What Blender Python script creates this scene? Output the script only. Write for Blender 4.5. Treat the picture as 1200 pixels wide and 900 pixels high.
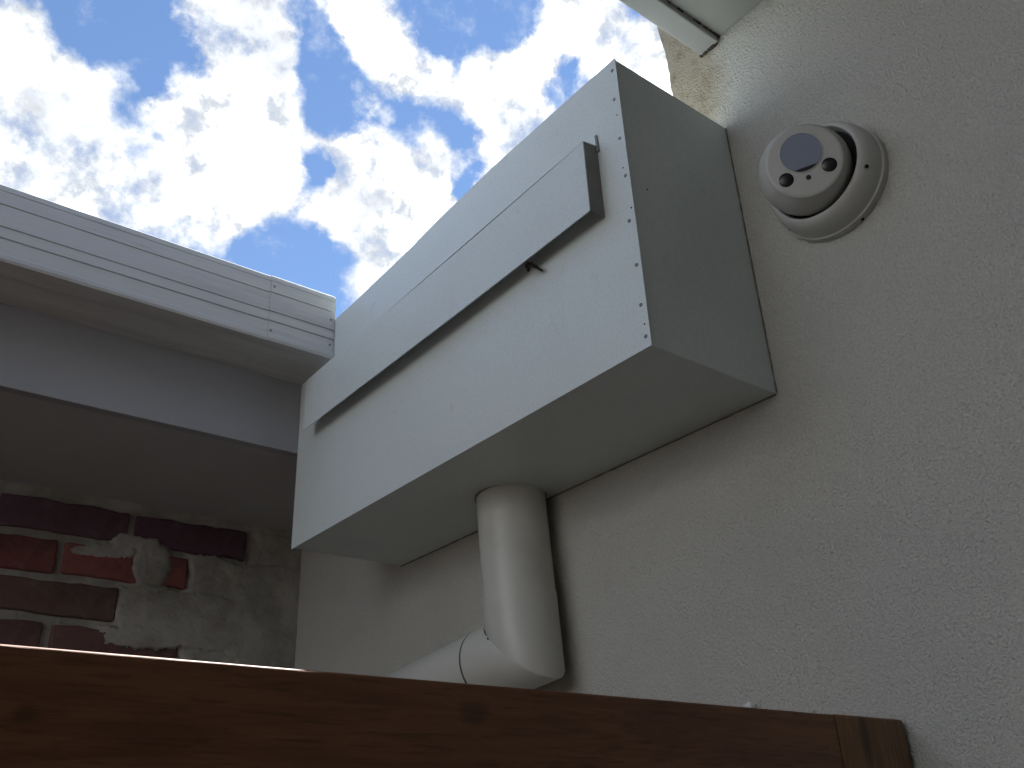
import bpy, bmesh, math, random
from mathutils import Vector, Matrix, noise

scene = bpy.context.scene
for o in list(bpy.data.objects):
    bpy.data.objects.remove(o)

# ------------------------------------------------------------------ camera
K = 0.6            # survey units -> metres
ZO = 1.70          # survey zero above the paving
def W(x, y, z):    # survey point -> world point (metres, ground at z = 0)
    return Vector((x*K, y*K, z*K + ZO))

cd = bpy.data.cameras.new('camera')
cam = bpy.data.objects.new('camera', cd)
scene.collection.objects.link(cam)
cd.sensor_width = 36.0
cd.lens = 1099.3/1200*36
cd.clip_start = 0.02
cd.clip_end = 2000
r = Vector((0.78319752, -0.62014952, -0.04490229))
u = Vector((-0.25052104, -0.38083262, 0.89005939))
f = Vector((0.56907016, 0.68584334, 0.45362767))
M = Matrix((r, u, -f)).transposed().to_4x4()
M.translation = W(-1.4519, -2.9765, -0.2448)
cam.matrix_world = M
scene.camera = cam

# ------------------------------------------------------------------ sky and light
SUN_EL, SUN_AZ = math.radians(59), math.radians(62)     # azimuth from +Y towards +X: behind both walls
world = bpy.data.worlds.new('World')
scene.world = world
world.use_nodes = True
wn, wl = world.node_tree.nodes, world.node_tree.links
wn.clear()
w_out = wn.new('ShaderNodeOutputWorld')
w_bg = wn.new('ShaderNodeBackground')
w_bg.inputs['Strength'].default_value = 0.05
wl.new(w_bg.outputs[0], w_out.inputs[0])
sky = wn.new('ShaderNodeTexSky')
sky.sky_type = 'NISHITA'
sky.sun_disc = False
sky.sun_elevation = SUN_EL
sky.sun_rotation = SUN_AZ
sky.air_density = 1.0
sky.dust_density = 0.0
sky.ozone_density = 4.0
tc = wn.new('ShaderNodeTexCoord')

def wmath(op, a, b=None, c=None):
    n = wn.new('ShaderNodeMath'); n.operation = op
    for i, v in enumerate((a, b, c)):
        if v is None: continue
        if isinstance(v, (int, float)): n.inputs[i].default_value = v
        else: wl.new(v, n.inputs[i])
    return n.outputs[0]
def wnoise(scale, detail, rough, vec=None, dist=0.0):
    n = wn.new('ShaderNodeTexNoise')
    n.inputs['Scale'].default_value = scale
    n.inputs['Detail'].default_value = detail
    n.inputs['Roughness'].default_value = rough
    n.inputs['Distortion'].default_value = dist
    wl.new(vec or tc.outputs['Generated'], n.inputs['Vector'])
    return n
def wmap(v, a, b, c, d, smooth=True):
    n = wn.new('ShaderNodeMapRange')
    n.interpolation_type = 'SMOOTHSTEP' if smooth else 'LINEAR'
    wl.new(v, n.inputs['Value'])
    for k, x in zip(('From Min', 'From Max', 'To Min', 'To Max'), (a, b, c, d)):
        n.inputs[k].default_value = x
    return n.outputs[0]
# directions wander with a noise so that cloud outlines turn ragged
wob = wnoise(14.0, 7.0, 0.62)
sub = wn.new('ShaderNodeVectorMath'); sub.operation = 'SUBTRACT'
wl.new(wob.outputs['Color'], sub.inputs[0]); sub.inputs[1].default_value = (.5, .5, .5)
scl = wn.new('ShaderNodeVectorMath'); scl.operation = 'SCALE'
wl.new(sub.outputs[0], scl.inputs[0]); scl.inputs['Scale'].default_value = 0.07
wdir = wn.new('ShaderNodeVectorMath'); wdir.operation = 'ADD'
wl.new(tc.outputs['Generated'], wdir.inputs[0]); wl.new(scl.outputs[0], wdir.inputs[1])
# cloud masses (+) and clear gaps (-): direction, angular radius, weight
CLOUDS = [
    (0.063, 0.755, 0.653, 0.082, 1.0), (0.101, 0.773, 0.626, 0.092, 1.1), (0.094, 0.820, 0.565, 0.112, 1.1),
    (0.150, 0.792, 0.592, 0.076, 1.0), (0.135, 0.730, 0.670, 0.031, 0.5), (0.064, 0.725, 0.686, 0.029, 0.5),
    (0.197, 0.744, 0.639, 0.046, 0.7), (0.245, 0.718, 0.651, 0.092, 1.1), (0.238, 0.762, 0.602, 0.071, 0.9),
    (0.292, 0.742, 0.603, 0.061, 0.9), (0.206, 0.713, 0.670, 0.041, 0.6), (0.289, 0.689, 0.664, 0.036, 0.6),
    (0.190, 0.657, 0.730, 0.041, 0.8), (0.227, 0.644, 0.731, 0.056, 1.1), (0.255, 0.654, 0.712, 0.041, 0.9),
    (0.283, 0.661, 0.695, 0.029, 0.6), (0.311, 0.587, 0.747, 0.031, 0.9), (0.337, 0.591, 0.733, 0.043, 1.1),
    (0.375, 0.587, 0.718, 0.039, 1.0), (0.344, 0.634, 0.692, 0.014, 0.7), (0.365, 0.627, 0.688, 0.014, 0.7),
    (0.350, 0.667, 0.657, 0.046, 0.9), (0.400, 0.666, 0.630, 0.087, 1.2), (0.446, 0.664, 0.600, 0.076, 1.1),
    (0.405, 0.715, 0.570, 0.071, 1.0), (0.362, 0.704, 0.611, 0.041, 0.8), (0.420, 0.570, 0.707, 0.039, 0.9),
    (0.437, 0.542, 0.718, 0.031, 0.7), (0.445, 0.569, 0.692, 0.041, 0.8), (0.483, 0.561, 0.672, 0.051, 1.0),
    (0.476, 0.522, 0.707, 0.046, 1.0), (0.481, 0.500, 0.720, 0.036, 0.8), (0.486, 0.588, 0.647, 0.041, 0.9),
    (0.485, 0.470, 0.738, 0.041, 1.0), (0.500, 0.441, 0.745, 0.041, 1.0), (0.523, 0.471, 0.710, 0.031, 0.9),
    (0.543, 0.441, 0.715, 0.051, 1.1), (0.568, 0.433, 0.700, 0.051, 1.0), (0.121, 0.701, 0.703, 0.071, -1.1),
    (0.177, 0.697, 0.695, 0.041, -0.9), (0.094, 0.718, 0.689, 0.036, -0.8), (0.150, 0.676, 0.721, 0.041, -0.8),
    (0.165, 0.749, 0.642, 0.036, -1.0), (0.185, 0.762, 0.620, 0.022, -0.6), (0.296, 0.627, 0.720, 0.036, -1.0),
    (0.318, 0.647, 0.693, 0.046, -1.0), (0.265, 0.615, 0.742, 0.020, -0.5), (0.335, 0.651, 0.682, 0.036, -0.7),
    (0.371, 0.551, 0.748, 0.036, -0.9), (0.415, 0.518, 0.748, 0.056, -1.2), (0.449, 0.499, 0.741, 0.036, -0.9),
    (0.396, 0.558, 0.729, 0.025, -0.6), (0.387, 0.621, 0.682, 0.033, -0.9), (0.441, 0.593, 0.673, 0.031, -0.8),
    (0.330, 0.701, 0.632, 0.022, -1.0), (0.320, 0.691, 0.648, 0.016, -0.6), (0.326, 0.751, 0.575, 0.051, -1.3),
    (0.307, 0.768, 0.562, 0.031, -0.8), (0.373, 0.745, 0.553, 0.036, -0.7), (0.468, 0.617, 0.632, 0.016, -1.2),
    (0.501, 0.498, 0.708, 0.018, -1.2), (0.500, 0.518, 0.694, 0.014, -0.7), (0.269, 0.727, 0.631, 0.014, -0.7),
    (0.214, 0.759, 0.615, 0.018, -0.6), (0.458, 0.541, 0.706, 0.014, -0.7),]
wnor = wn.new('ShaderNodeVectorMath'); wnor.operation = 'NORMALIZE'
wl.new(wdir.outputs[0], wnor.inputs[0])
acc = 0.0
for dx, dy, dz, rad, amp in CLOUDS:
    d = wn.new('ShaderNodeVectorMath'); d.operation = 'DOT_PRODUCT'
    wl.new(wnor.outputs[0], d.inputs[0]); d.inputs[1].default_value = Vector((dx, dy, dz)).normalized()
    b = wn.new('ShaderNodeMath'); b.operation = 'MULTIPLY_ADD'; b.use_clamp = True
    wl.new(d.outputs['Value'], b.inputs[0])
    b.inputs[1].default_value = 2/rad**2; b.inputs[2].default_value = 1 - 2/rad**2
    acc = wmath('MULTIPLY_ADD', b.outputs[0], amp, acc)
acc = wmath('MAXIMUM', wmath('MINIMUM', wmath('SUBTRACT', acc, 0.28), 0.58), -0.78)
n1 = wnoise(7.0, 7.0, 0.58).outputs['Fac']
n2 = wnoise(26.0, 6.0, 0.62).outputs['Fac']
fld = wmath('ADD', wmath('MULTIPLY', acc, 0.55), wmath('MULTIPLY', wmath('SUBTRACT', n1, 0.45), 1.5))
fld = wmath('ADD', fld, wmath('MULTIPLY', wmath('SUBTRACT', n2, 0.5), 1.35))
mask = wmath('POWER', wmap(fld, -0.26, 0.26, 0.0, 1.0, False), 1.6)
n3 = wnoise(7.5, 5.0, 0.5, dist=0.3).outputs['Fac']
shade = wmap(n3, 0.40, 0.57, 0.0, 1.0)                  # 0 in the grey hollows of the cloud
thick = wmap(fld, 0.25, 0.85, 0.0, 42.0)
bright = wmath('ADD', wmath('MULTIPLY', shade, thick), wmap(n2, 0.34, 0.58, 4.5, 6.1))
ccol = wn.new('ShaderNodeVectorMath'); ccol.operation = 'SCALE'
ccol.inputs[0].default_value = (0.93, 0.98, 1.05)
wl.new(bright, ccol.inputs['Scale'])
mix = wn.new('ShaderNodeMix'); mix.data_type = 'RGBA'
wl.new(mask, mix.inputs['Factor'])
wl.new(sky.outputs[0], mix.inputs['A']); wl.new(ccol.outputs[0], mix.inputs['B'])
wl.new(mix.outputs['Result'], w_bg.inputs['Color'])

world.cycles.sampling_method = 'MANUAL'
world.cycles.sample_map_resolution = 256
ld = bpy.data.lights.new('sun', 'SUN')
sun = bpy.data.objects.new('sun', ld)
scene.collection.objects.link(sun)
ld.energy = 5.0
ld.angle = math.radians(0.5)
ld.color = (1.0, 0.985, 0.965)
sdir = Vector((math.sin(SUN_AZ)*math.cos(SUN_EL), math.cos(SUN_AZ)*math.cos(SUN_EL), math.sin(SUN_EL)))
sun.rotation_euler = sdir.to_track_quat('Z', 'Y').to_euler()
sun.location = sdir*20

scene.render.engine = 'CYCLES'
scene.view_settings.view_transform = 'Standard'
scene.view_settings.look = 'None'
scene.view_settings.gamma = 1.0
scene.view_settings.use_curve_mapping = False
scene.view_settings.exposure = 1.82
scene.cycles.max_bounces = 8
scene.cycles.diffuse_bounces = 5
scene.render.resolution_x = 1024
scene.render.resolution_y = 768

# ------------------------------------------------------------------ materials
class Mat:
    def __init__(s, name, col, rough=0.6, spec=0.5, metal=0.0):
        s.m = bpy.data.materials.new(name); s.m.use_nodes = True
        s.n, s.l = s.m.node_tree.nodes, s.m.node_tree.links
        s.b = s.n['Principled BSDF']
        s.b.inputs['Base Color'].default_value = (*col, 1)
        s.b.inputs['Roughness'].default_value = rough
        s.b.inputs['Specular IOR Level'].default_value = spec
        s.b.inputs['Metallic'].default_value = metal
        s.col = col
        s.tc = s.n.new('ShaderNodeTexCoord')
        s.normal = None; s.color = None
    def vec(s, scale=(1, 1, 1), rot=(0, 0, 0)):
        mp = s.n.new('ShaderNodeMapping')
        mp.inputs['Scale'].default_value = scale
        mp.inputs['Rotation'].default_value = rot
        s.l.new(s.tc.outputs['Object'], mp.inputs['Vector'])
        return mp.outputs[0]
    def noise(s, scale, detail=4, rough=0.5, vec=None, dist=0.0):
        n = s.n.new('ShaderNodeTexNoise')
        n.inputs['Scale'].default_value = scale
        n.inputs['Detail'].default_value = detail
        n.inputs['Roughness'].default_value = rough
        n.inputs['Distortion'].default_value = dist
        s.l.new(vec or s.tc.outputs['Object'], n.inputs['Vector'])
        return n.outputs['Fac']
    def voronoi(s, scale, vec=None, feature='F1'):
        n = s.n.new('ShaderNodeTexVoronoi'); n.feature = feature
        n.inputs['Scale'].default_value = scale
        s.l.new(vec or s.tc.outputs['Object'], n.inputs['Vector'])
        return n.outputs['Distance']
    def math(s, op, a, b=None):
        n = s.n.new('ShaderNodeMath'); n.operation = op
        for i, v in enumerate((a, b)):
            if v is None: continue
            if isinstance(v, (int, float)): n.inputs[i].default_value = v
            else: s.l.new(v, n.inputs[i])
        return n.outputs[0]
    def ramp(s, v, a, b, c=0.0, d=1.0):
        n = s.n.new('ShaderNodeMapRange'); n.interpolation_type = 'SMOOTHSTEP'
        s.l.new(v, n.inputs['Value'])
        for k, x in zip(('From Min', 'From Max', 'To Min', 'To Max'), (a, b, c, d)):
            n.inputs[k].default_value = x
        return n.outputs[0]
    def tint(s, fac, col, kind='MIX'):
        n = s.n.new('ShaderNodeMix'); n.data_type = 'RGBA'; n.blend_type = kind
        if isinstance(fac, (int, float)): n.inputs['Factor'].default_value = fac
        else: s.l.new(fac, n.inputs['Factor'])
        if s.color is None: n.inputs['A'].default_value = (*s.col, 1)
        else: s.l.new(s.color, n.inputs['A'])
        n.inputs['B'].default_value = (*col, 1)
        s.color = n.outputs['Result']
        s.l.new(s.color, s.b.inputs['Base Color'])
        return s
    def bump(s, h, strength, dist=0.002):
        n = s.n.new('ShaderNodeBump')
        n.inputs['Strength'].default_value = strength
        n.inputs['Distance'].default_value = dist
        s.l.new(h, n.inputs['Height'])
        if s.normal is not None: s.l.new(s.normal, n.inputs['Normal'])
        s.normal = n.outputs[0]
        s.l.new(s.normal, s.b.inputs['Normal'])
        return s
    def pos(s):
        g = s.n.new('ShaderNodeSeparateXYZ'); s.l.new(s.tc.outputs['Object'], g.inputs[0])
        return g.outputs

def mat_stucco():
    m = Mat('painted_stucco', (0.66, 0.655, 0.60), 0.85, 0.25)
    fine = m.noise(420, 2, 0.6)
    worm = m.noise(250, 3, 0.6)
    big = m.noise(3.2, 5, 0.55)
    m.tint(m.ramp(big, 0.42, 0.68, 0, 0.35), (0.52, 0.52, 0.50))
    m.tint(m.ramp(m.noise(1.7, 4, 0.6), 0.5, 0.72, 0, 0.2), (0.56, 0.52, 0.46))
    # weathered, unpainted corner above the rain head
    p = m.pos()
    edge = m.math('ADD', m.math('MULTIPLY', p[1], 1.0), m.math('MULTIPLY', m.noise(14, 5, 0.6), 0.09))
    high = m.ramp(p[2], 2.38, 2.48)
    m.tint(m.math('MULTIPLY', m.ramp(edge, -1.215, -1.150, 0, 0.85), high), (0.40, 0.325, 0.205))
    m.tint(m.math('MULTIPLY', m.math('MULTIPLY', m.ramp(edge, -1.19, -1.13), high), m.ramp(m.noise(38, 6, 0.72), 0.48, 0.62, 0, 0.75)), (0.27, 0.21, 0.13))
    ck = m.math('ABSOLUTE', m.math('SUBTRACT', m.noise(11, 6, 0.65), 0.5))
    m.tint(m.math('MULTIPLY', m.math('MULTIPLY', m.ramp(ck, 0.0, 0.012, 0.85, 0.0), m.ramp(m.noise(4.0, 2), 0.45, 0.55)), m.math('MULTIPLY', m.ramp(edge, -1.20, -1.14), high)), (0.10, 0.075, 0.05))
    # pinholes and specks
    spk = m.voronoi(42)
    m.tint(m.math('MULTIPLY', m.ramp(spk, 0.04, 0.08, 0.6, 0.0), m.ramp(m.noise(9, 4, 0.6), 0.56, 0.66)), (0.12, 0.10, 0.08))
    m.bump(worm, 0.9, 0.0046)
    m.bump(fine, 0.8, 0.0025)
    m.tint(m.ramp(worm, 0.36, 0.47, 0.16, 0.0), (0.36, 0.345, 0.31))
    m.bump(m.noise(22, 3), 0.25, 0.004)
    m.tint(m.ramp(fine, 0.40, 0.62, 0.0, 0.30), (0.40, 0.39, 0.36))
    return m.m
def mat_sheet(name, col, rough):
    m = Mat(name, col, rough, 0.45)
    m.tint(m.ramp(m.noise(5, 5, 0.6), 0.42, 0.7, 0, 0.30), tuple(c*0.88 for c in col))
    m.tint(m.ramp(m.noise(14, 6, 0.7, m.vec((1, 1, 0.18))), 0.58, 0.78, 0, 0.14), (0.40, 0.39, 0.36))
    m.tint(m.ramp(m.voronoi(34), 0.03, 0.055, 0.35, 0.0), (0.22, 0.20, 0.17))
    rr = m.ramp(m.noise(9, 4), 0.3, 0.7, rough-0.06, rough+0.10)
    m.l.new(rr, m.b.inputs['Roughness'])
    m.bump(m.noise(3.2, 2, 0.4), 0.5, 0.010)
    m.tint(m.ramp(m.noise(260, 3, 0.65), 0.46, 0.62, 0.0, 0.16), tuple(c*0.6 for c in col))
    m.tint(m.ramp(m.noise(24, 6, 0.7), 0.60, 0.74, 0.0, 0.22), (0.42, 0.40, 0.35))
    m.bump(m.noise(420, 2, 0.5), 0.10, 0.0006)
    return m.m
def mat_gutter():
    m = Mat('cream_gutter_coating', (0.60, 0.595, 0.57), 0.42, 0.45)
    m.tint(m.ramp(m.noise(30, 6, 0.7, m.vec((0.12, 1, 1))), 0.42, 0.68, 0, 0.6), (0.42, 0.41, 0.40))
    m.tint(m.ramp(m.noise(90, 4, 0.6, m.vec((0.04, 1, 1))), 0.48, 0.66, 0, 0.5), (0.68, 0.67, 0.65))
    m.bump(m.noise(160, 3, 0.5, m.vec((0.05, 1, 1))), 0.2, 0.0008)
    return m.m
def mat_plain(name, col, rough=0.6, spec=0.4, var=0.25, scale=8, bump=0.1):
    m = Mat(name, col, rough, spec)
    m.tint(m.ramp(m.noise(scale, 6, 0.6), 0.4, 0.7, 0, var*2), tuple(c*0.72 for c in col))
    if bump: m.bump(m.noise(scale*25, 3), bump, 0.001)
    return m.m
def mat_pvc():
    m = Mat('painted_pvc', (0.60, 0.60, 0.55), 0.38, 0.5)
    m.tint(m.ramp(m.noise(9, 6, 0.65), 0.5, 0.72, 0, 0.4), (0.46, 0.44, 0.38))
    m.tint(m.ramp(m.noise(40, 6, 0.75, m.vec((1, 1, 0.3))), 0.62, 0.74, 0, 0.45), (0.28, 0.25, 0.19))
    m.bump(m.noise(45, 3, 0.5), 0.12, 0.0015)
    m.bump(m.noise(300, 2, 0.5), 0.10, 0.0008)
    return m.m
def mat_brick():
    m = Mat('clay_brick', (0.20, 0.055, 0.042), 0.85, 0.2)
    oi = m.n.new('ShaderNodeObjectInfo')
    m.color = oi.outputs['Color']
    m.tint(m.ramp(m.noise(16, 6, 0.65), 0.45, 0.68, 0, 0.6), (0.085, 0.05, 0.05))
    m.tint(m.ramp(m.noise(38, 7, 0.75), 0.52, 0.72, 0, 0.55), (0.22, 0.19, 0.165))
    m.bump(m.noise(70, 6, 0.7), 0.7, 0.004)
    return m.m
def mat_mortar():
    m = Mat('cement_mortar', (0.42, 0.41, 0.375), 0.9, 0.2)
    m.tint(m.ramp(m.noise(7, 6, 0.6), 0.40, 0.62, 0, 0.75), (0.23, 0.22, 0.19))
    m.tint(m.ramp(m.noise(26, 6, 0.65), 0.52, 0.72, 0, 0.5), (0.44, 0.42, 0.37))
    m.bump(m.noise(90, 6, 0.7), 0.6, 0.003)
    return m.m
def mat_wood(name, axis, base, dark, light):
    sc = (1, 14, 14) if axis == 'x' else (14, 14, 1)
    m = Mat(name, base, 0.55, 0.35)
    v = m.vec(sc)
    m.tint(m.ramp(m.noise(3.2, 8, 0.65, v, 1.6), 0.38, 0.64, 0, 0.85), dark)
    m.tint(m.ramp(m.noise(11, 6, 0.6, v, 0.6), 0.52, 0.72, 0, 0.55), light)
    m.tint(m.ramp(m.noise(36, 4, 0.6, v), 0.52, 0.68, 0, 0.45), tuple(c*0.45 for c in dark))
    m.bump(m.noise(30, 5, 0.6, v), 0.35, 0.001)
    return m

M_STUCCO = mat_stucco()
M_SHEET = mat_sheet('coated_sheet_metal', (0.71, 0.77, 0.76), 0.38)
M_GUTTER = mat_gutter()
M_FASCIA = mat_plain('painted_fascia', (0.38, 0.385, 0.40), 0.55, 0.4, 0.12, 5, 0.06)
M_SOFFIT = mat_plain('soffit_lining', (0.52, 0.52, 0.525), 0.75, 0.3, 0.15, 4, 0.05)
M_PORCH = mat_plain('porch_lining', (0.45, 0.445, 0.42), 0.75, 0.3, 0.12, 5, 0.05)
M_BEAM = mat_plain('porch_beam_paint', (0.40, 0.395, 0.39), 0.55, 0.4, 0.12, 6, 0.05)
M_ROOF = mat_plain('roof_sheet_metal', (0.42, 0.43, 0.43), 0.5, 0.4, 0.1, 4, 0.0)
M_PVC = mat_pvc()
M_BRICK = mat_brick()
M_MORTAR = mat_mortar()
M_GROUND = mat_plain('dark_paving', (0.045, 0.044, 0.042), 0.85, 0.3, 0.2, 3, 0.3)
M_SCREW = Mat('dull_steel', (0.30, 0.30, 0.29), 0.45, 0.5, 0.6).m
M_RUST = mat_plain('stained_steel', (0.27, 0.26, 0.25), 0.75, 0.3, 0.3, 40, 0.2)
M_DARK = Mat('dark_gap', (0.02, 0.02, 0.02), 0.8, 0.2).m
M_CAM = mat_plain('security_camera_plastic', (0.56, 0.56, 0.53), 0.45, 0.45, 0.12, 12, 0.03)
M_CAM2 = mat_plain('security_camera_face_plastic', (0.55, 0.55, 0.525), 0.5, 0.45, 0.12, 12, 0.03)
M_LED = Mat('infrared_window', (0.02, 0.019, 0.022), 0.25, 0.5).m
M_LENS = Mat('lens_reflection_glass', (0.27, 0.31, 0.40), 0.12, 0.8).m  # sky reflection put into the base colour
M_LEAF = mat_plain('dry_leaf', (0.075, 0.065, 0.055), 0.9, 0.2, 0.4, 60, 0.3)
M_CRUMB = mat_plain('white_plaster', (0.75, 0.74, 0.71), 0.8, 0.3, 0.1, 80, 0.2)

_w = mat_wood('stained_timber_rail', 'x', (0.26, 0.112, 0.053), (0.17, 0.070, 0.035), (0.32, 0.150, 0.068))
for kx, kz, rr_ in ((-0.505, 1.637, 0.012), (-0.762, 1.624, 0.008), (-0.98, 1.60, 0.012), (-0.18, 1.575, 0.012)):
    dv = _w.n.new('ShaderNodeVectorMath'); dv.operation = 'DISTANCE'
    mp = _w.vec((0.62, 0, 1.0))
    wob_ = _w.n.new('ShaderNodeVectorMath'); wob_.operation = 'ADD'
    _w.l.new(mp, wob_.inputs[0])
    nz = _w.n.new('ShaderNodeTexNoise'); nz.inputs['Scale'].default_value = 40
    _w.l.new(_w.tc.outputs['Object'], nz.inputs['Vector'])
    ns = _w.n.new('ShaderNodeVectorMath'); ns.operation = 'SCALE'; ns.inputs['Scale'].default_value = 0.008
    _w.l.new(nz.outputs['Color'], ns.inputs[0]); _w.l.new(ns.outputs[0], wob_.inputs[1])
    _w.l.new(wob_.outputs[0], dv.inputs[0]); dv.inputs[1].default_value = (kx*0.62+.004, 0.004, kz+.004)
    _w.tint(_w.ramp(dv.outputs['Value'], rr_*0.25, rr_*0.8, 0.42, 0.0), (0.045, 0.02, 0.013))
M_WOOD = _w.m
_w = mat_wood('stained_timber_post', 'z', (0.25, 0.138, 0.065), (0.16, 0.080, 0.036), (0.32, 0.19, 0.09))
_v = _w.vec((1, 1, 0.30))
_d = _w.n.new('ShaderNodeVectorMath'); _d.operation = 'DISTANCE'
_w.l.new(_v, _d.inputs[0]); _d.inputs[1].default_value = (-0.075, -1.291, 1.635*0.30)
_w.tint(_w.ramp(_d.outputs['Value'], 0.003, 0.011, 0.7, 0.0), (0.03, 0.016, 0.010))
M_POST = _w.m

# ------------------------------------------------------------------ helpers
COL = scene.collection
def link(name, me, mat, parent=None, smooth=False):
    o = bpy.data.objects.new(name, me); COL.objects.link(o)
    if mat: me.materials.append(mat)
    if smooth:
        for p in me.polygons: p.use_smooth = True
    if parent: o.parent = parent
    return o
def tag(o, label, cat, group=None):
    o['label'] = label; o['category'] = cat
    if group: o['group'] = group
    return o
def thing(name, label, cat, loc=(0, 0, 0)):
    o = bpy.data.objects.new(name, None); COL.objects.link(o)
    o.empty_display_size = 0.05
    return tag(o, label, cat)
def bm_obj(name, bm, mat, parent=None, smooth=False):
    bmesh.ops.recalc_face_normals(bm, faces=bm.faces)
    me = bpy.data.meshes.new(name); bm.to_mesh(me); bm.free()
    return link(name, me, mat, parent, smooth)
def add_box(bm, a, b, bevel=0.0, seg=2):
    lo = Vector([min(p, q) for p, q in zip(a, b)]); hi = Vector([max(p, q) for p, q in zip(a, b)])
    g = bmesh.ops.create_cube(bm, size=1.0)
    for v in g['verts']:
        v.co = Vector([(lo[i]+hi[i])/2 + v.co[i]*(hi[i]-lo[i]) for i in range(3)])
    if bevel:
        es = list({e for v in g['verts'] for e in v.link_edges})
        bmesh.ops.bevel(bm, geom=es, offset=bevel, segments=seg, profile=0.5, affect='EDGES')
def box_obj(name, a, b, mat, parent=None, bevel=0.0, seg=2, smooth=False):
    bm = bmesh.new(); add_box(bm, a, b, bevel, seg)
    return bm_obj(name, bm, mat, parent, smooth)
def frame(axis, up=Vector((0, 0, 1))):
    a = axis.normalized()
    s = up.cross(a)
    if s.length < 1e-4: s = Vector((1, 0, 0)).cross(a)
    s.normalize()
    return s, a.cross(s), a
def lathe(bm, origin, axis, prof, n=64, up=Vector((0, 0, 1)), closed=True):
    s, t, a = frame(axis, up)
    rings = []
    for rad, h in prof:
        if rad < 1e-6:
            rings.append([bm.verts.new(origin + a*h)])
        else:
            rings.append([bm.verts.new(origin + a*h + s*(rad*math.cos(2*math.pi*i/n)) + t*(rad*math.sin(2*math.pi*i/n))) for i in range(n)])
    for A, B in zip(rings, rings[1:]):
        for i in range(n):
            j = (i+1) % n
            if len(A) == 1 and len(B) == 1: continue
            if len(A) == 1: bm.faces.new((A[0], B[i], B[j]))
            elif len(B) == 1: bm.faces.new((A[i], A[j], B[0]))
            else: bm.faces.new((A[i], A[j], B[j], B[i]))
    return rings
def auto_smooth(o, deg=35):
    me = o.data
    for p in me.polygons: p.use_smooth = True
    bm = bmesh.new(); bm.from_mesh(me)
    for e in bm.edges:
        if len(e.link_faces) == 2 and e.calc_face_angle(0) > math.radians(deg): e.smooth = False
    bm.to_mesh(me); bm.free()
    return o

# ------------------------------------------------------------------ the setting
bm = bmesh.new()
g = bmesh.ops.create_grid(bm, x_segments=8, y_segments=8, size=150)
o = bm_obj('ground', bm, M_GROUND); o['kind'] = 'structure'

# ---- rendered wall: tall towards the porch, low behind the rain head
YE = -1.898*K
rw = thing('rendered_wall', 'cream rendered wall with rough stucco finish behind the rain head', 'wall')
ZL = W(0, 0, 1.12).z
TOP = 3.25
bm = bmesh.new()
random.seed(3)
# face of the tall part with a ragged outer edge, then the body behind it
zs = [ZL + (TOP-ZL)*i/70 for i in range(71)]
ed = []
for i, z in enumerate(zs):
    jog = noise.noise(Vector((z*38, 1.3, 0)))*0.0045 + noise.noise(Vector((z*9, 7.3, 0)))*0.007 + (z-2.6)*0.02
    ed.append(YE + jog)
T = 0.23
fr_n = [bm.verts.new((0, -3.6, z)) for z in zs]
fr_e = [bm.verts.new((0, y, z)) for y, z in zip(ed, zs)]
fr_e2 = [bm.verts.new((0.006, y+0.004, z)) for y, z in zip(ed, zs)]
bk_e = [bm.verts.new((T, y+0.004, z)) for y, z in zip(ed, zs)]
bk_n = [bm.verts.new((T, -3.6, z)) for z in zs]
for i in range(70):
    for A, B in ((fr_n, fr_e), (fr_e, fr_e2), (fr_e2, bk_e), (bk_e, bk_n), (bk_n, fr_n)):
        bm.faces.new((A[i], B[i], B[i+1], A[i+1]))
bm.faces.new((fr_n[-1], fr_e[-1], fr_e2[-1], bk_e[-1], bk_n[-1]))
# low part down to the paving
low = [(-3.6, 0), (0.0, 0), (0.0, ZL), (ed[0]+.004, ZL), (ed[0], ZL), (-3.6, ZL)]
a0 = bm.verts.new((0, -3.6, -0.05)); a1 = bm.verts.new((0, 0.0, -0.05)); a2 = bm.verts.new((0, 0.0, ZL))
b0 = bm.verts.new((T, -3.6, -0.05)); b1 = bm.verts.new((T, 0.0, -0.05)); b2 = bm.verts.new((T, 0.0, ZL))
bm.faces.new((a0, a1, a2, fr_e[0], fr_n[0]))
bm.faces.new((b0, b1, b2, bk_e[0], bk_n[0]))
bm.faces.new((a0, a1, b1, b0)); bm.faces.new((a1, a2, b2, b1)); bm.faces.new((a0, fr_n[0], bk_n[0], b0))
bm.faces.new((a2, fr_e[0], fr_e2[0], bk_e[0], b2))
bm_obj('render_coat', bm, M_STUCCO, rw)

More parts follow.
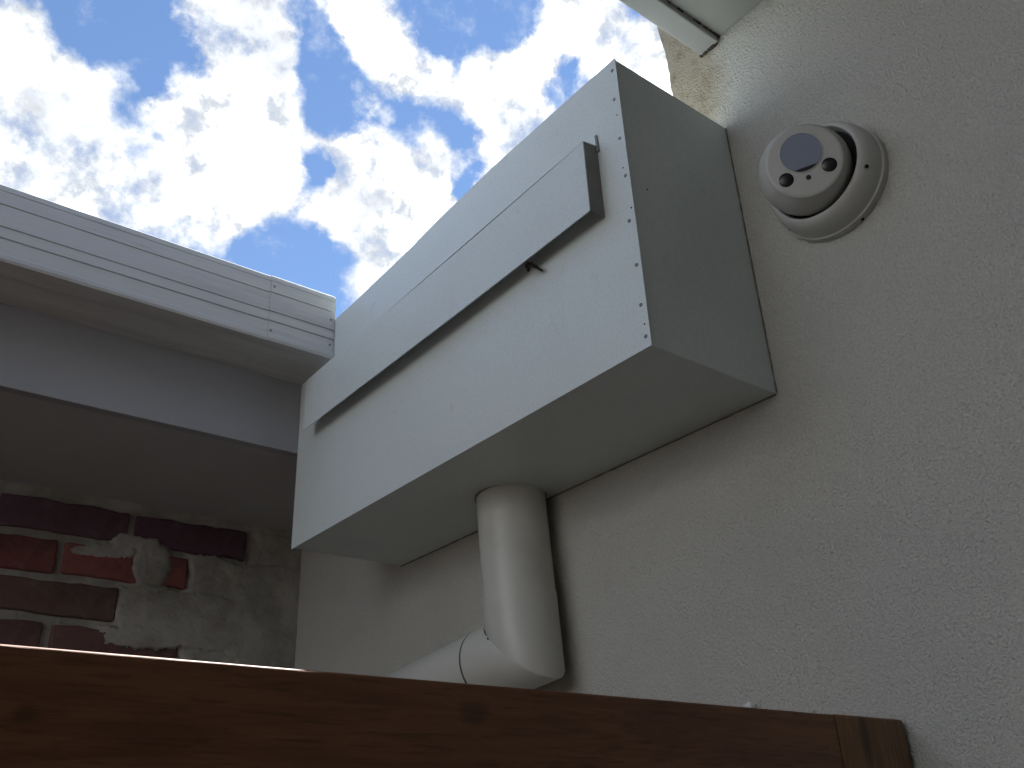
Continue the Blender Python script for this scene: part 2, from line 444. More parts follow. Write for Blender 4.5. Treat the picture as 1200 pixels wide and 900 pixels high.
# ---- brick wall with mortar, bricks and smeared cement
bw = thing('brick_wall', 'dark red brick wall under the eave, half smeared with cement', 'wall')
SOF = 0.838
box_obj('wall_core', W(-6.0, 0.02, 0) * 1 - Vector((0, 0, 1.75)), W(0.0, 0.36, SOF+0.02), M_MORTAR, bw)
ROW, BH, BL, GAP = 0.1235, 0.099, 0.378, 0.021
rows = []
RTOP = 0.806
def row_bricks(i):
    first = -0.197 if i % 2 == 0 else -0.392
    out = []
    x1 = first - (0.0 if i not in (2,) else BL+GAP)
    while x1 > -2.6:
        out.append((x1-BL, x1)); x1 -= BL+GAP
    return out
random.seed(11)
bricks = []
base_me = []
def brick_mesh(seed):
    bm = bmesh.new()
    lx, ly, lz = BL*K, 0.08, BH*K
    bmesh.ops.create_cube(bm, size=1.0)
    for v in bm.verts: v.co = Vector((v.co.x*lx, v.co.y*ly, v.co.z*lz))
    bmesh.ops.subdivide_edges(bm, edges=[e for e in bm.edges if abs((e.verts[0].co-e.verts[1].co).x) > 0.1], cuts=9, use_grid_fill=True)
    bmesh.ops.bevel(bm, geom=[e for e in bm.edges if len(e.link_faces) == 2 and e.calc_face_angle(0) > 0.8], offset=0.005, segments=2, affect='EDGES', profile=0.6)
    rs = Vector((seed*3.1, seed*1.7, 0))
    for v in bm.verts:
        n = noise.noise_vector(v.co*24 + rs)*0.0045 + noise.noise_vector(v.co*80 + rs)*0.0018
        v.co += Vector((n.x, n.y*0.35, n.z))
    me = bpy.data.meshes.new('brick'); bmesh.ops.recalc_face_normals(bm, faces=bm.faces); bm.to_mesh(me); bm.free()
    me.materials.append(M_BRICK)
    for p in me.polygons: p.use_smooth = True
    return me
BM = [brick_mesh(s) for s in range(5)]
cnt = 0
for i in range(11):
    zt_ = RTOP - ROW*i
    for (x0, x1) in row_bricks(i):
        c = W((x0+x1)/2, 0, zt_-BH/2); c.y = 0.038 + random.uniform(-.0015, .0015)
        b = bpy.data.objects.new('brick', BM[cnt % 5]); COL.objects.link(b); b.parent = bw
        b.location = c + Vector((0, 0, random.uniform(-.0015, .0015)))
        b.rotation_euler = (random.uniform(-.01, .01), random.uniform(-.006, .006), random.choice((0, math.pi)) + random.uniform(-.008, .008))
        pal = {0: (.095, .056, .072), 1: (.185, .068, .062), 2: (.120, .078, .070), 3: (.135, .074, .074)}.get(i, random.choice(((.14, .045, .04), (.07, .04, .04), (.09, .045, .042))))
        kk = random.uniform(1.05, 1.5); b.color = (pal[0]*kk, pal[1]*kk, pal[2]*kk, 1)
        bricks.append((i, x0, x1)); cnt += 1
# mortar surface: joints set back a little, cement smeared proud of the bricks near the corner
def smear(x, z):     # survey units; >0 where cement covers the bricks
    n = noise.noise(Vector((x*7, z*7, 2.0)))*0.055 + noise.noise(Vector((x*22, z*22, 5.0)))*0.034 + noise.noise(Vector((x*60, z*60, 1.0)))*0.018 + noise.noise(Vector((x*130, z*130, 1.0)))*0.008
    i = (RTOP + 0.012 - z + n*0.35)/ROW
    if i < 1: e = -0.180
    elif i < 2: e = -0.385
    elif i < 3: e = -0.585
    elif i < 4: e = -0.375 if (i-3) > 0.45 else -0.64
    else: e = -0.40
    s = (x - e) + n*0.6
    # a daub of cement on the face of a red brick
    d1 = 0.068 - math.hypot((x+0.508)*1.0, (z-0.645)*0.8) + n*0.25
    # smears along the joints
    d2 = 0.024 - abs(z-0.672-0.10*(x+0.62)) - max(0, abs(x+0.66)-0.085)*1.2 + n*0.35
    d3 = 0.03 - abs(z-0.712) - max(0, abs(x+0.56)-0.06)*1.5 + n*0.3
    return max(s, d1, d2, d3)
NX, NZ = 330, 230
X0, X1, Z0, Z1 = -1.55, 0.0, SOF+0.004, -0.30
vs, fs = [], []
for j in range(NZ+1):
    z = Z0 + (Z1-Z0)*j/NZ
    for i in range(NX+1):
        x = X0 + (X1-X0)*i/NX
        s = smear(x, z)
        t = max(0.0, min(1.0, s/0.034 + 0.5)); t = t*t*(3-2*t)
        rough_ = noise.noise(Vector((x*30, z*30, 0)))*0.0016 + noise.noise(Vector((x*90, z*90, 3)))*0.0009
        joint = 0.0060 + rough_*1.3
        over = -0.0042 - min(0.006, max(0, s)*0.03) + rough_*1.0 + noise.noise(Vector((x*9, z*9, 4)))*0.0022
        if math.hypot(x+0.508, z-0.645) < 0.09: over -= 0.0035
        if z > RTOP+0.004: over = joint = -0.004 + rough_
        y = joint*(1-t) + over*t
        p = W(x, 0, z); vs.append((p.x, y, p.z))
for j in range(NZ):
    for i in range(NX):
        a = j*(NX+1)+i
        fs.append((a, a+1, a+NX+2, a+NX+1))
me = bpy.data.meshes.new('mortar'); me.from_pydata(vs, [], fs)
o = link('mortar', me, M_MORTAR, bw, True)
o['label'] = 'grey cement mortar smeared over the bricks near the corner'

# ---- eave of the house: fascia, soffit, roof sheet
he = thing('house_eave', 'low eave with pale grey fascia board and dark soffit over the brick wall', 'eave')
YF = -0.670
box_obj('fascia_board', W(-6.0, YF, 0.8276), W(0.0, YF+0.03, 1.262), M_FASCIA, he, 0.0012)
box_obj('soffit_panel', W(-6.0, YF+0.031, SOF), W(-0.002, 0.35, SOF+0.02), M_SOFFIT, he)
bm = bmesh.new()
vs = [bm.verts.new(W(x, y, z)) for x, y, z in ((-6, -.70, 1.262), (.3, -.70, 1.262), (.3, 5, 1.60), (-6, 5, 1.60),
                                               (-6, -.70, 1.272), (.3, -.70, 1.272), (.3, 5, 1.61), (-6, 5, 1.61))]
for q in ((0, 1, 2, 3), (4, 5, 6, 7), (0, 1, 5, 4), (1, 2, 6, 5), (2, 3, 7, 6), (3, 0, 4, 7)):
    bm.faces.new([vs[i] for i in q])
bm_obj('roof_sheet', bm, M_ROOF, he)

# ---- porch roof overhead
pr = thing('porch_roof', 'porch roof with white soffit lining and pale edge beam meeting the rendered wall', 'roof')
PX = -3.5
box_obj('edge_beam', W(PX, -2.063, 1.4661), W(-0.004, -2.008, 1.66), M_BEAM, pr, 0.002)
box_obj('soffit_panel', W(PX, -6.0, 1.484), W(-0.001, -2.0645, 1.50), M_PORCH, pr)
box_obj('roof_sheet', W(PX-.05, -6.0, 1.662), W(-0.002, -1.97, 1.672), M_ROOF, pr)
hw = thing('light_block_wall', 'unseen dark wall added behind the porch to block light', 'wall')  # unseen, added to keep light from behind off the porch-facing sides
box_obj('render_coat', (-3.39, -2.85, -0.05), (-0.002, -2.62, W(0, 0, 1.484).z - 0.001), mat_plain('light_block_dark', (0.08, 0.075, 0.07), 0.85, 0.3, 0.2, 4, 0.2), hw)
nw = thing('bounce_wall', 'unseen white wall added across the yard to bounce sunlight', 'wall')  # unseen, added as a sunlit reflector for the box front and wall
box_obj('bounce_cut_base', (-3.62, -6.0, -0.05), (-3.38, 6.0, 1.75), mat_plain('bounce_cut_dark', (0.05, 0.046, 0.044), 0.85, 0.3, 0.1, 4, 0.2), nw)  # dark lower part added to cut the bounce on undersides
box_obj('render_coat', (-3.6, -6.0, 1.75), (-3.4, 6.0, 3.2), mat_plain('bounce_white', (0.79, 0.80, 0.80), 0.85, 0.3, 0.1, 4, 0.2), nw)
# grime caught where the beam meets the wall
bm = bmesh.new()
random.seed(5)
for k in range(90):
    t = random.random()**1.7
    c = W(-0.004 - 0.26*t if k % 2 else -0.004, -2.0645 if k % 2 else -2.008 - 0.05*random.random(), 1.4655 if k % 2 == 0 else 1.482)
    g = bmesh.ops.create_icosphere(bm, subdivisions=1, radius=random.uniform(.0005, .0019)*(1.5-t))
    for v in g['verts']: v.co = Vector((v.co.x*1.6, v.co.y, v.co.z*0.7)) + c
o = bm_obj('grime', bm, M_LEAF, pr); o['kind'] = 'stuff'

# ------------------------------------------------------------------ gutter
gt = thing('roof_gutter', 'cream ribbed metal roof gutter along the fascia, butting against the rain head', 'gutter')
YG, ZG0, ZG1 = -0.8656, 1.0452, 1.2534
def gutter_profile(proud):
    H = ZG1-ZG0
    pts = []
    y = YG - proud
    def face(fr, d=0.0): pts.append((y + d, ZG1 - fr*H))
    pts.append((y+0.022, ZG1-0.006)); pts.append((y+0.018, ZG1+0.0005)); pts.append((y+0.006, ZG1+0.001))
    face(0.015, 0.001); face(0.075)
    for fr, w_, dp in ((0.085, 0.010, .0015), (0.26, 0.012, .0035), (0.55, 0.012, .0035), (0.695, 0.013, .0045)):
        face(fr); face(fr+w_*0.5, dp); face(fr+w_*1.4, dp); face(fr+w_*2.0)
    face(0.90); face(0.915, -0.004); face(0.975, -0.004)
    pts.append((y-0.001, ZG0-0.001 - proud*.3)); pts.append((y+0.006, ZG0 - proud*.3)); pts.append((YF-0.0015, ZG0 + 0.002 - proud*.3))
    pts.append((YF-0.0015, ZG1+0.004))
    return pts
def extrude_profile(name, pts, x0, x1, mat, parent, th=0.0035):
    # sheet with thickness: outer profile plus an inner copy
    bm = bmesh.new()
    n = len(pts)
    inner = []
    for i in range(n):
        a = Vector(pts[max(0, i-1)]); b = Vector(pts[min(n-1, i+1)])
        t = (b-a).normalized(); nn = Vector((-t.y, t.x))
        inner.append((pts[i][0] + nn.x*th, pts[i][1] + nn.y*th))
    rings = []
    for x in (x0, x1):
        rings.append(([bm.verts.new(W(x, *p)) for p in pts], [bm.verts.new(W(x, *p)) for p in inner]))
    (o0, i0), (o1, i1) = rings
    for k in range(n-1):
        bm.faces.new((o0[k], o0[k+1], o1[k+1], o1[k])); bm.faces.new((i0[k], i0[k+1], i1[k+1], i1[k]))
        bm.faces.new((o0[k], o0[k+1], i0[k+1], i0[k])); bm.faces.new((o1[k], o1[k+1], i1[k+1], i1[k]))
    for k in (0, n-1): bm.faces.new((o0[k], o1[k], i1[k], i0[k]))
    return bm_obj(name, bm, mat, parent)
extrude_profile('trough', gutter_profile(0.0), -6.0, -0.53, M_GUTTER, gt)
extrude_profile('joining_sleeve', gutter_profile(0.0035), -0.556, -0.3600, M_GUTTER, gt)
H = ZG1-ZG0
bm = bmesh.new()
ep = [(yy+0.002, zz) for yy, zz in gutter_profile(0.0035)][2:]
va = [bm.verts.new(W(-0.3602, *p)) for p in ep]; vb = [bm.verts.new(W(-0.3538, *p)) for p in ep]
bm.faces.new(va); bm.faces.new(vb)
for k in range(len(ep)):
    j = (k+1) % len(ep); bm.faces.new((va[k], va[j], vb[j], vb[k]))
bm_obj('end_cap', bm, M_GUTTER, gt)
def rivet_mesh(rad, h):
    bm = bmesh.new()
    lathe(bm, Vector((0, 0, 0)), Vector((0, 0, 1)), [(0, -0.001), (rad*1.05, -0.001), (rad*1.05, h*0.25), (rad*0.85, h*0.75), (rad*0.45, h), (rad*0.35, h*0.55), (0, h*0.55)], 12)
    bmesh.ops.recalc_face_normals(bm, faces=bm.faces)
    me = bpy.data.meshes.new('rivet'); bm.to_mesh(me); bm.free(); me.materials.append(M_SCREW)
    for p in me.polygons: p.use_smooth = True
    return me
RIV = rivet_mesh(0.0022, 0.0014)
def put_rivet(parent, loc, axis, me=RIV, name='rivet'):
    o = bpy.data.objects.new(name, me); COL.objects.link(o); o.parent = parent
    o.location = loc; o.rotation_euler = axis.to_track_quat('Z', 'Y').to_euler()
    return o
for x, fr in ((-0.547, 0.17), (-0.548, 0.85), (-0.368, 0.40), (-0.368, 0.80)):
    put_rivet(gt, W(x, YG-0.0035, ZG1-fr*H), Vector((0, -1, 0)))

# ------------------------------------------------------------------ rain head
rh = thing('rain_head', 'grey sheet metal rain head box fixed to the rendered wall', 'rain head')
D, YN, YL, ZB = 0.35, -2.034, -0.6725, 0.546
TOPC = [(-2.04, 1.2232), (-1.98, 1.2233), (-1.636, 1.2215), (-1.432, 1.2106), (-1.202, 1.192), (-0.935, 1.179), (-0.60, 1.176)]
def ztop(y):
    for (a, za), (b, zb_) in zip(TOPC, TOPC[1:]):
        if a <= y <= b:
            t = (y-a)/(b-a); t = t*t*(3-2*t)*0.5 + t*0.5
            return za + (zb_-za)*t
    return TOPC[-1][1]
def sheet(name, fn, nu, nv, th, nrm, mat, parent):
    bm = bmesh.new()
    A = [[bm.verts.new(fn(i/nu, j/nv)) for j in range(nv+1)] for i in range(nu+1)]
    B = [[bm.verts.new(v.co + nrm*th) for v in row] for row in A]
    for i in range(nu):
        for j in range(nv):
            bm.faces.new((A[i][j], A[i+1][j], A[i+1][j+1], A[i][j+1]))
            bm.faces.new((B[i][j], B[i][j+1], B[i+1][j+1], B[i+1][j]))
    for i in range(nu):
        for j in (0, nv): bm.faces.new((A[i][j], B[i][j], B[i+1][j], A[i+1][j]))
    for j in range(nv):
        for i in (0, nu): bm.faces.new((A[i][j], A[i][j+1], B[i][j+1], B[i][j]))
    return auto_smooth(bm_obj(name, bm, mat, parent), 30)
def front(a, b):
    y = YN - 0.0025 + (YL-YN+0.0025)*a
    z = (ZB-0.003) + (ztop(y)-(ZB-0.003))*b
    dent = noise.noise(Vector((y*2.1, z*2.6, 4.0)))*0.0035 * math.sin(math.pi*min(1, max(0, b)))
    return W(-D-0.0005 + dent, y, z)
TH = 0.0014
sheet('front_panel', front, 60, 18, TH, Vector((-1, 0, 0)), M_SHEET, rh)
def side(a, b):
    dent = noise.noise(Vector((a*1.7, b*2.2, 9.0)))*0.004*math.sin(math.pi*a)*math.sin(math.pi*b)
    return W(-D + (D+0.0015)*a, YN+dent, ZB + (1.221-ZB)*b)
sheet('side_panel', side, 16, 18, TH, Vector((0, 1, 0)), M_SHEET, rh)
def base(a, b):
    dent = noise.noise(Vector((a*2.0, b*1.5, 1.0)))*0.004*math.sin(math.pi*a)*math.sin(math.pi*b)
    return W(-D + (D+0.0015)*a, YN+0.003+(YL-YN-0.006)*b, ZB+dent)
sheet('base_panel', base, 14, 40, TH, Vector((0, 0, 1)), M_SHEET, rh)
sheet('end_panel', lambda a, b: W(-D+0.0005+(D-0.0035)*a, YL-0.003, ZB+0.003+(1.17-ZB)*b), 6, 6, TH, Vector((0, -1, 0)), M_SHEET, rh)
sheet('back_panel', lambda a, b: W(-0.003, YN+0.004+(YL-YN-0.008)*a, ZB+0.004+(1.205-0.03*a-ZB)*b), 8, 6, TH, Vector((1, 0, 0)), M_SHEET, rh)
# folded rim along the side panel's top
box_obj('rim', W(-D+0.002, YN+0.003, 1.2195), W(-0.004, YN+0.022, 1.2222), M_SHEET, rh)
# overflow hood: bent plate standing off the front, open below
hd = 0.040
def hz(y, t):      # t 0 = bottom edge, 1 = top edge
    k = (y+1.960)/(1.960-0.787)
    return (0.863-0.0185*k)*(1-t) + (1.033-0.0345*k)*t
def hood(a, b):
    y = -1.960 + (1.960-0.787)*a
    return W(-D-0.0028-hd + 0.0015*math.sin(a*5), y, hz(y, b))
hf = sheet('overflow_hood', hood, 30, 2, TH, Vector((1, 0, 0)), M_SHEET, rh)
sheet('hood_top', lambda a, b: W(-D-0.0028-hd*b, -1.960+(1.960-0.787)*a, hz(-1.960+(1.960-0.787)*a, 1.0)+0.008*(1-b)+0.0005), 30, 2, TH, Vector((0, 0, 1)), M_SHEET, hf)
def capf(a, b):
    y = -1.9625
    return W(-D-0.0028-hd+hd*a, y+0.002*a, hz(y, 0)-0.012*a*0 + (hz(y, 1)-hz(y, 0))*b + 0.004*a*b)
sheet('hood_end_plate', capf, 3, 6, TH, Vector((0, 1, 0)), M_RUST, hf)
# thin upstand tab behind the hood's end
bm = bmesh.new()
add_box(bm, W(-D-0.0075, -1.9675, 1.024), W(-D-0.0028, -1.9615, 1.068))
for v in bm.verts:
    if v.co.z > W(0, 0, 1.05).z: v.co.y += 0.0016; v.co.x = v.co.x*0.4 + W(-D-0.005, 0, 0).x*0.6
bm_obj('tab', bm, M_RUST, hf)
for z in (1.196, 1.120, 1.017, 0.9223, 0.8183, 0.7167, 0.6315, 0.5653):
    put_rivet(rh, W(-D-0.0028, -2.0235 + 0.003*math.sin(z*40), z), Vector((-1, 0, 0)))
HOLE = bpy.data.meshes.new('screw_hole')
bm = bmesh.new(); lathe(bm, Vector((0, 0, 0)), Vector((0, 0, 1)), [(0, 0.0003), (0.0011, 0.0003), (0.0011, -0.0005)], 8); bm.to_mesh(HOLE); bm.free()
HOLE.materials.append(M_DARK)
for y, z in ((-2.0235, 1.078), (-2.022, 0.944), (-2.026, 0.590), (-2.03, 0.843)):
    put_rivet(rh, W(-D-0.0029, y, z), Vector((-1, 0, 0)), HOLE, 'screw_hole')
put_rivet(rh, W(-D+0.045, YN-0.0006, 0.905), Vector((0, -1, 0)), HOLE, 'screw_hole')

def bead(name, pts, rad, mat, parent, seed):
    bm = bmesh.new(); prev = None
    n = len(pts)
    for k, p in enumerate(pts):
        a = pts[min(n-1, k+1)] - pts[max(0, k-1)]
        s_, t_, _ = frame(a, Vector((1, 0, 0)))
        rr = rad*(1 + 0.7*noise.noise(Vector((k*0.31, seed, 0))))
        rg = [bm.verts.new(p + s_*(rr*math.cos(2*math.pi*i/6)) + t_*(rr*math.sin(2*math.pi*i/6))) for i in range(6)]
        if prev:
            for i in range(6): bm.faces.new((prev[i], prev[(i+1) % 6], rg[(i+1) % 6], rg[i]))
        prev = rg
    return bm_obj(name, bm, mat, parent, True)
M_SEAL = mat_plain('dirty_sealant', (0.20, 0.19, 0.17), 0.8, 0.3, 0.4, 40, 0.2)
bead('sealant_bead', [W(-0.001, YN-0.001, ZB + (1.22-ZB)*k/90) for k in range(91)], 0.0011, M_SEAL, rh, 1.0)
bead('sealant_bead', [W(-0.001, YN + (YL-YN)*k/160, ZB-0.001) for k in range(161)], 0.0012, M_SEAL, rh, 5.0)

# ------------------------------------------------------------------ downpipe
dp = thing('downpipe', 'cream plastic downpipe with mitred elbow below the rain head', 'downpipe')
R = 0.0503
P0 = W(-0.0905, -1.309, ZB-0.0005)
J = W(-0.092, -1.333, 0.176)
d1 = (J-P0).normalized()
ang = math.radians(6)
d2 = Vector((-0.02, math.cos(ang), -math.sin(ang))).normalized()
nm = (d1+d2).normalized()
N = 72
def ring(c, ax, rad, ref):
    s = ref - ax*ref.dot(ax); s.normalize(); t = ax.cross(s)
    return [c + s*(rad*math.cos(2*math.pi*i/N)) + t*(rad*math.sin(2*math.pi*i/N)) for i in range(N)]
ref = nm.cross(d1.cross(d2)).normalized()       # in the bend plane
ref1 = d1.cross(d2).normalized()
def tube(name, rings, mat, parent, cap0=False, cap1=False):
    bm = bmesh.new()
    V = [[bm.verts.new(p) for p in rg] for rg in rings]
    for A, B in zip(V, V[1:]):
        for i in range(N):
            j = (i+1) % N; bm.faces.new((A[i], A[j], B[j], B[i]))
    if cap0: bm.faces.new(V[0])
    if cap1: bm.faces.new(V[-1])
    return auto_smooth(bm_obj(name, bm, mat, parent), 38)
Lv = (J-P0).length
tube('pipe', [ring(P0, d1, R, ref1), ring(P0+d1*(Lv*0.5), d1, R, ref1), ring(P0+d1*(Lv-R*0.5), d1, R, ref1)], M_PVC, dp)
# elbow: two slightly wider sockets cut on the mitre plane
RE = R + 0.0013
def mitre(rad, ax, back):
    out = []
    for p in ring(J, ax, rad, ref1):
        t = (J-p).dot(nm)/ax.dot(nm); out.append(p + ax*t)
    return out
m1 = mitre(RE, d1, 1); m2 = mitre(RE, d2, 1)
s1 = J - d1*(RE+0.021); s2 = J + d2*(RE+0.024)
# soften the mitre: step back a little along each leg
def lerp(A, B, t): return [a.lerp(b, t) for a, b in zip(A, B)]
r1 = ring(s1, d1, RE, ref1); r2 = ring(s2, d2, RE, ref1)
def toward(A, ax, d): return [p + ax*d for p in A]
mm = [(a+b)/2 for a, b in zip(m1, m2)]
mm = [p + (J-p).normalized()*0.0012 for p in mm]
def seam(A, ax):
    out = []
    for p, q in zip(A, ring(J, ax, RE, ref1)):
        out.append(p + ax*0.0032)
    return out
tube('elbow', [ring(s1, d1, R-0.001, ref1), r1, lerp(r1, seam(m1, -d1), 0.5), seam(m1, -d1), mm, seam(m2, d2), lerp(seam(m2, d2), r2, 0.5), r2, ring(s2, d2, R-0.001, ref1)], M_PVC, dp)
tube('joint_ring', [ring(s2-d2*0.002, d2, R-0.0008, ref1), ring(s2-d2*0.002, d2, R+0.0014, ref1), ring(s2+d2*0.0016, d2, R+0.0012, ref1), ring(s2+d2*0.0016, d2, R-0.0008, ref1)], M_DARK, dp)
tube('lower_pipe', [ring(s2-d2*0.012, d2, R, ref1), ring(s2+d2*0.2, d2, R, ref1), ring(s2+d2*0.52, d2, R, ref1)], M_PVC, dp, False, True)
# scuffs of old glue at the inner corner of the elbow
bm = bmesh.new(); random.seed(2)
inn = (d2-d1).normalized()
for k in range(22):
    ph = random.uniform(0.35, 1.25)
    c = J + (inn*math.cos(ph) + Vector((-1, 0, 0))*math.sin(ph))*RE
    c += -d1*random.uniform(0.0, 0.016)*(1.3-ph)
    rel = c - P0; ax = d1*rel.dot(d1); rad = rel-ax; c = P0 + ax + rad.normalized()*(RE+0.0001)
    g = bmesh.ops.create_icosphere(bm, subdivisions=1, radius=random.uniform(.0005, .0013))
    for v in g['verts']: v.co = Vector((v.co.x, v.co.y*0.8, v.co.z*random.uniform(1, 2.5))) + c
bm_obj('glue_residue', bm, M_LEAF, dp)['kind'] = 'stuff'
# dark sealing ring where the pipe enters the box
tube('outlet_flange', [ring(P0, d1, R+0.0005, ref1), ring(P0, d1, R+0.0022, ref1), ring(P0+d1*0.0022, d1, R+0.0022, ref1), ring(P0+d1*0.0022, d1, R+0.0002, ref1)], M_RUST, dp)

# ------------------------------------------------------------------ security camera
sc = thing('security_camera', 'round white turret security camera mounted on the rendered wall', 'camera')
WC = Vector((-0.0005, -1.350, 0.549+ZO))
AX = Vector((-1, 0, 0))
bm = bmesh.new()
lathe(bm, WC, AX, [(0, -0.001), (0.0705, -0.001), (0.0710, 0.002), (0.0710, 0.009), (0.0700, 0.0100), (0.0692, 0.0102), (0.0690, 0.0115),
                   (0.0689, 0.016), (0.0684, 0.023), (0.0668, 0.030), (0.0642, 0.0358), (0.0612, 0.0392), (0.0590, 0.0403), (0.0568, 0.0400), (0.0556, 0.037), (0.0546, 0.026), (0.0540, 0.012), (0, 0.011)], 96)
o = bm_obj('housing', bm, M_CAM, sc); auto_smooth(o, 40)
bm = bmesh.new(); lathe(bm, WC, AX, [(0, 0.0290), (0.0546, 0.0290), (0.0546, 0.024)], 64)  # dark disc that paints the shade down in the socket gap
bm_obj('socket_shade', bm, M_DARK, sc)
NF = Vector((-0.777, -0.46, -0.289)).normalized()
BC = WC + AX*0.0535 + Vector((0, 0.0018, -0.0026))
RB, RF = 0.0518, 0.0428
hf_ = math.sqrt(RB*RB-RF*RF)
bm = bmesh.new()
prof = []
a0_, a1_ = -0.75, math.asin(hf_/RB)
for i in range(17):
    a = a0_ + (a1_-a0_)*i/16
    prof.append((RB*math.cos(a), RB*math.sin(a)))
prof = [(0, RB*math.sin(a0_))] + prof + [(RF-0.0004, hf_+0.0022), (RF-0.0018, hf_+0.0034), (RF-0.0045, hf_+0.0036), (0, hf_+0.0036)]
lathe(bm, BC, NF, prof, 96)
eye = auto_smooth(bm_obj('eyeball', bm, M_CAM2, sc), 40)
# face frame: up leans as the ball is twisted in its socket
camr, camu = r, u
tilt = math.radians(18)
upw = (-math.sin(tilt)*camr + math.cos(tilt)*camu)
FU = (upw - NF*upw.dot(NF)).normalized(); FR = FU.cross(NF)
if FR.dot(camr) < 0: FR = -FR
FO = BC + NF*(hf_+0.0036)
def disc(name, cx, cy, prof, mat, parent, n=48):
    bm = bmesh.new(); lathe(bm, FO + FR*cx + FU*cy, NF, prof, n)
    return auto_smooth(bm_obj(name, bm, mat, parent), 40)
lw = disc('lens_window', -0.0005, 0.0104, [(0, 0.0002), (0.0225, 0.0002), (0.0226, -0.0005)], M_LED, eye)
disc('lens_rim', -0.0005, 0.0104, [(0.0223, 0.0001), (0.0227, 0.0010), (0.0234, 0.0010), (0.0240, -0.0005)], M_CAM2, lw)
# sky reflection put into a pale pane, all but a sliver at the foot
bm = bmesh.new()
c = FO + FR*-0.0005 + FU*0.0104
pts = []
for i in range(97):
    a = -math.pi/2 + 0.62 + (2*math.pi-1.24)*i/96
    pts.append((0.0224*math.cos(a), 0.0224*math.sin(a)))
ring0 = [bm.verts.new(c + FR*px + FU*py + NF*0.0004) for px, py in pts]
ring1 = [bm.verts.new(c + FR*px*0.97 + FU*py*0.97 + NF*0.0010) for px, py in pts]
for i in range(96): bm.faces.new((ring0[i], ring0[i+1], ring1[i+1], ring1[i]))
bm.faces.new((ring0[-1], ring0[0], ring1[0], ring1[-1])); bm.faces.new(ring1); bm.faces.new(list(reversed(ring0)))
bm_obj('lens_reflection_pane', bm, M_LENS, lw)
led = [(0, 0.0012), (0.006, 0.0007), (0.0080, 0.0003), (0.0086, -0.0004)]
for sx in (-1, 1):
    disc('infrared_lamp', -0.0004+sx*0.0240, -0.0142, led, M_LED, eye, 32)
disc('light_sensor', -0.0012, -0.0200, [(0, 0.0004), (0.0029, 0.0004), (0.0031, -0.0004)], M_LED, eye, 20)
# small screw holes round the housing
def on_housing(ang_, h, rad):
    s, t, a = frame(AX)
    nrm = (s*math.cos(ang_) + t*math.sin(ang_))
    return WC + a*h + nrm*rad, nrm
HOLE2 = bpy.data.meshes.new('screw_hole')
bm = bmesh.new(); lathe(bm, Vector((0, 0, 0)), Vector((0, 0, 1)), [(0, 0.0006), (0.0021, 0.0006), (0.0023, -0.0015)], 12); bm.to_mesh(HOLE2); bm.free()
HOLE2.materials.append(M_DARK)
s_, t_, a_ = frame(AX)
for vec, h, rad in ((Vector((0, -0.86, -0.42)), 0.034, 0.0668), (Vector((0, -0.35, -0.93)), 0.003, 0.0706), (Vector((0, 0.80, -0.55)), 0.020, 0.0684)):
    nrm = vec.normalized()
    put_rivet(sc, WC + AX*h + nrm*rad, (nrm + AX*0.15).normalized(), HOLE2, 'screw_hole')

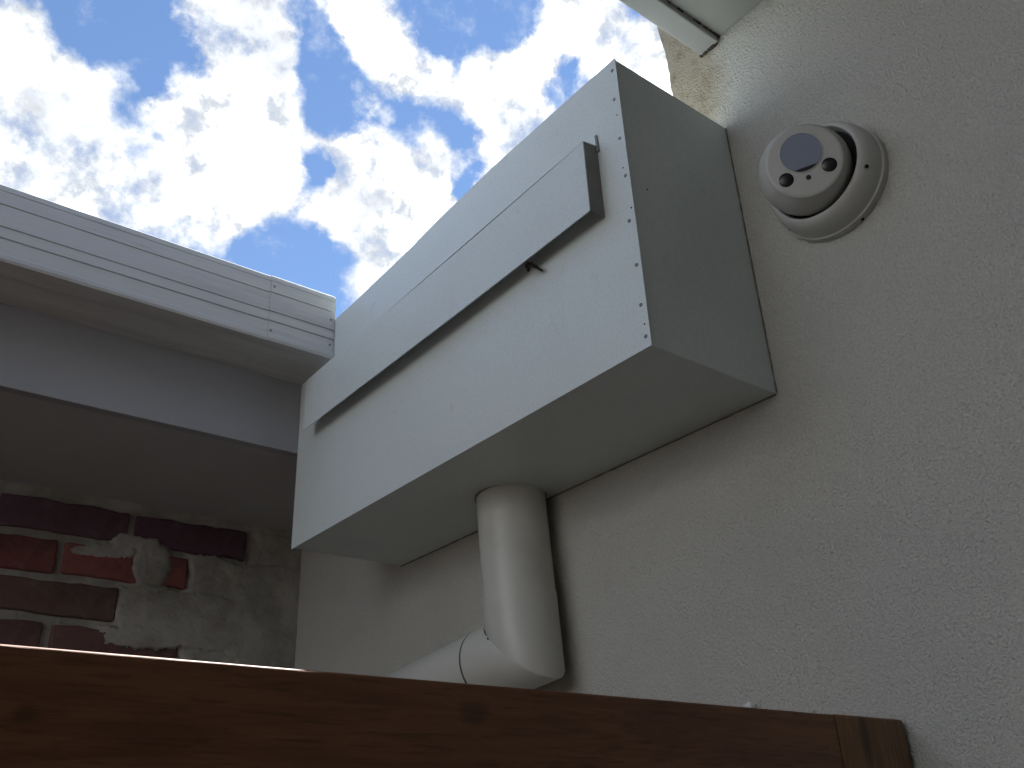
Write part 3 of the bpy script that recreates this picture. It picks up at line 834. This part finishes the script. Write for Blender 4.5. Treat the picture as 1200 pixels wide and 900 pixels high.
# ------------------------------------------------------------------ timber
YT, ZT = -2.1512, -0.0752
tp = W(0, YT, ZT)
rail = box_obj('timber_rail', (-2.2, tp.y, tp.z-0.19), (W(-0.1925, 0, 0).x, tp.y+0.045, tp.z), M_WOOD, None, 0.0016, 3)
auto_smooth(rail, 40)
tag(rail, 'dark brown stained timber rail with knots crossing in front of the downpipe', 'timber rail')
post = box_obj('timber_post', (W(-0.1905, 0, 0).x, tp.y-0.0005, 0.0), (W(-0.0105, 0, 0).x, tp.y+0.045, tp.z+0.0008), M_POST, None, 0.003, 3)
auto_smooth(post, 40)
tag(post, 'lighter brown timber post with a dark knot, standing against the rendered wall', 'post')
post2 = box_obj('timber_post', (-2.2, tp.y+0.0455, 0.0), (-2.09, tp.y+0.135, tp.z-0.01), M_POST, None, 0.003, 3)
tag(post2, 'brown timber post behind the far end of the dark rail', 'post')

# ------------------------------------------------------------------ small things
bm = bmesh.new()
bmesh.ops.create_icosphere(bm, subdivisions=3, radius=0.0048)
c = W(-0.366, YT, ZT) + Vector((0, 0.007, 0.0012))
for v in bm.verts:
    v.co = Vector((v.co.x*1.25, v.co.y, v.co.z*0.8)) + noise.noise_vector(v.co*260)*0.0024 + c
o = bm_obj('plaster_crumb', bm, M_CRUMB, None, True)
tag(o, 'small white plaster crumb lying on top of the timber rail', 'debris')
# shrivelled leaf caught under the hood
bm = bmesh.new(); random.seed(8)
c0 = W(-D-0.036, -1.762, 0.857)
def leaf_blade(p, d, l, w_, curl):
    s, t, a = frame(d)
    prev = None
    for i in range(7):
        k = i/6
        c = p + a*(l*k) + t*(curl*k*k)
        ww = w_*math.sin(math.pi*min(1, k*0.9+0.1))
        row = [bm.verts.new(c - s*ww + t*ww*0.6), bm.verts.new(c), bm.verts.new(c + s*ww + t*ww*0.4)]
        if prev:
            for m in range(2): bm.faces.new((prev[m], prev[m+1], row[m+1], row[m]))
        prev = row
leaf_blade(c0, Vector((0.55, -0.45, -0.75)), 0.024, 0.0042, 0.004)
leaf_blade(c0+Vector((0, -.003, 0)), Vector((0.2, 0.5, -0.6)), 0.013, 0.0038, -0.004)
leaf_blade(c0+Vector((.002, .002, 0)), Vector((-0.2, -0.2, -0.9)), 0.012, 0.0035, 0.003)
leaf_blade(c0+Vector((0, 0, -.002)), Vector((0.8, 0.1, 0.2)), 0.012, 0.003, 0.003)
me = bpy.data.meshes.new('dry_leaf')
for v in bm.verts: v.co += noise.noise_vector(v.co*200)*0.0012
ex = bmesh.ops.solidify(bm, geom=list(bm.faces), thickness=0.0005)
o = bm_obj('dry_leaf', bm, M_LEAF)
tag(o, 'shrivelled dark leaf caught under the overflow hood of the rain head', 'leaf')
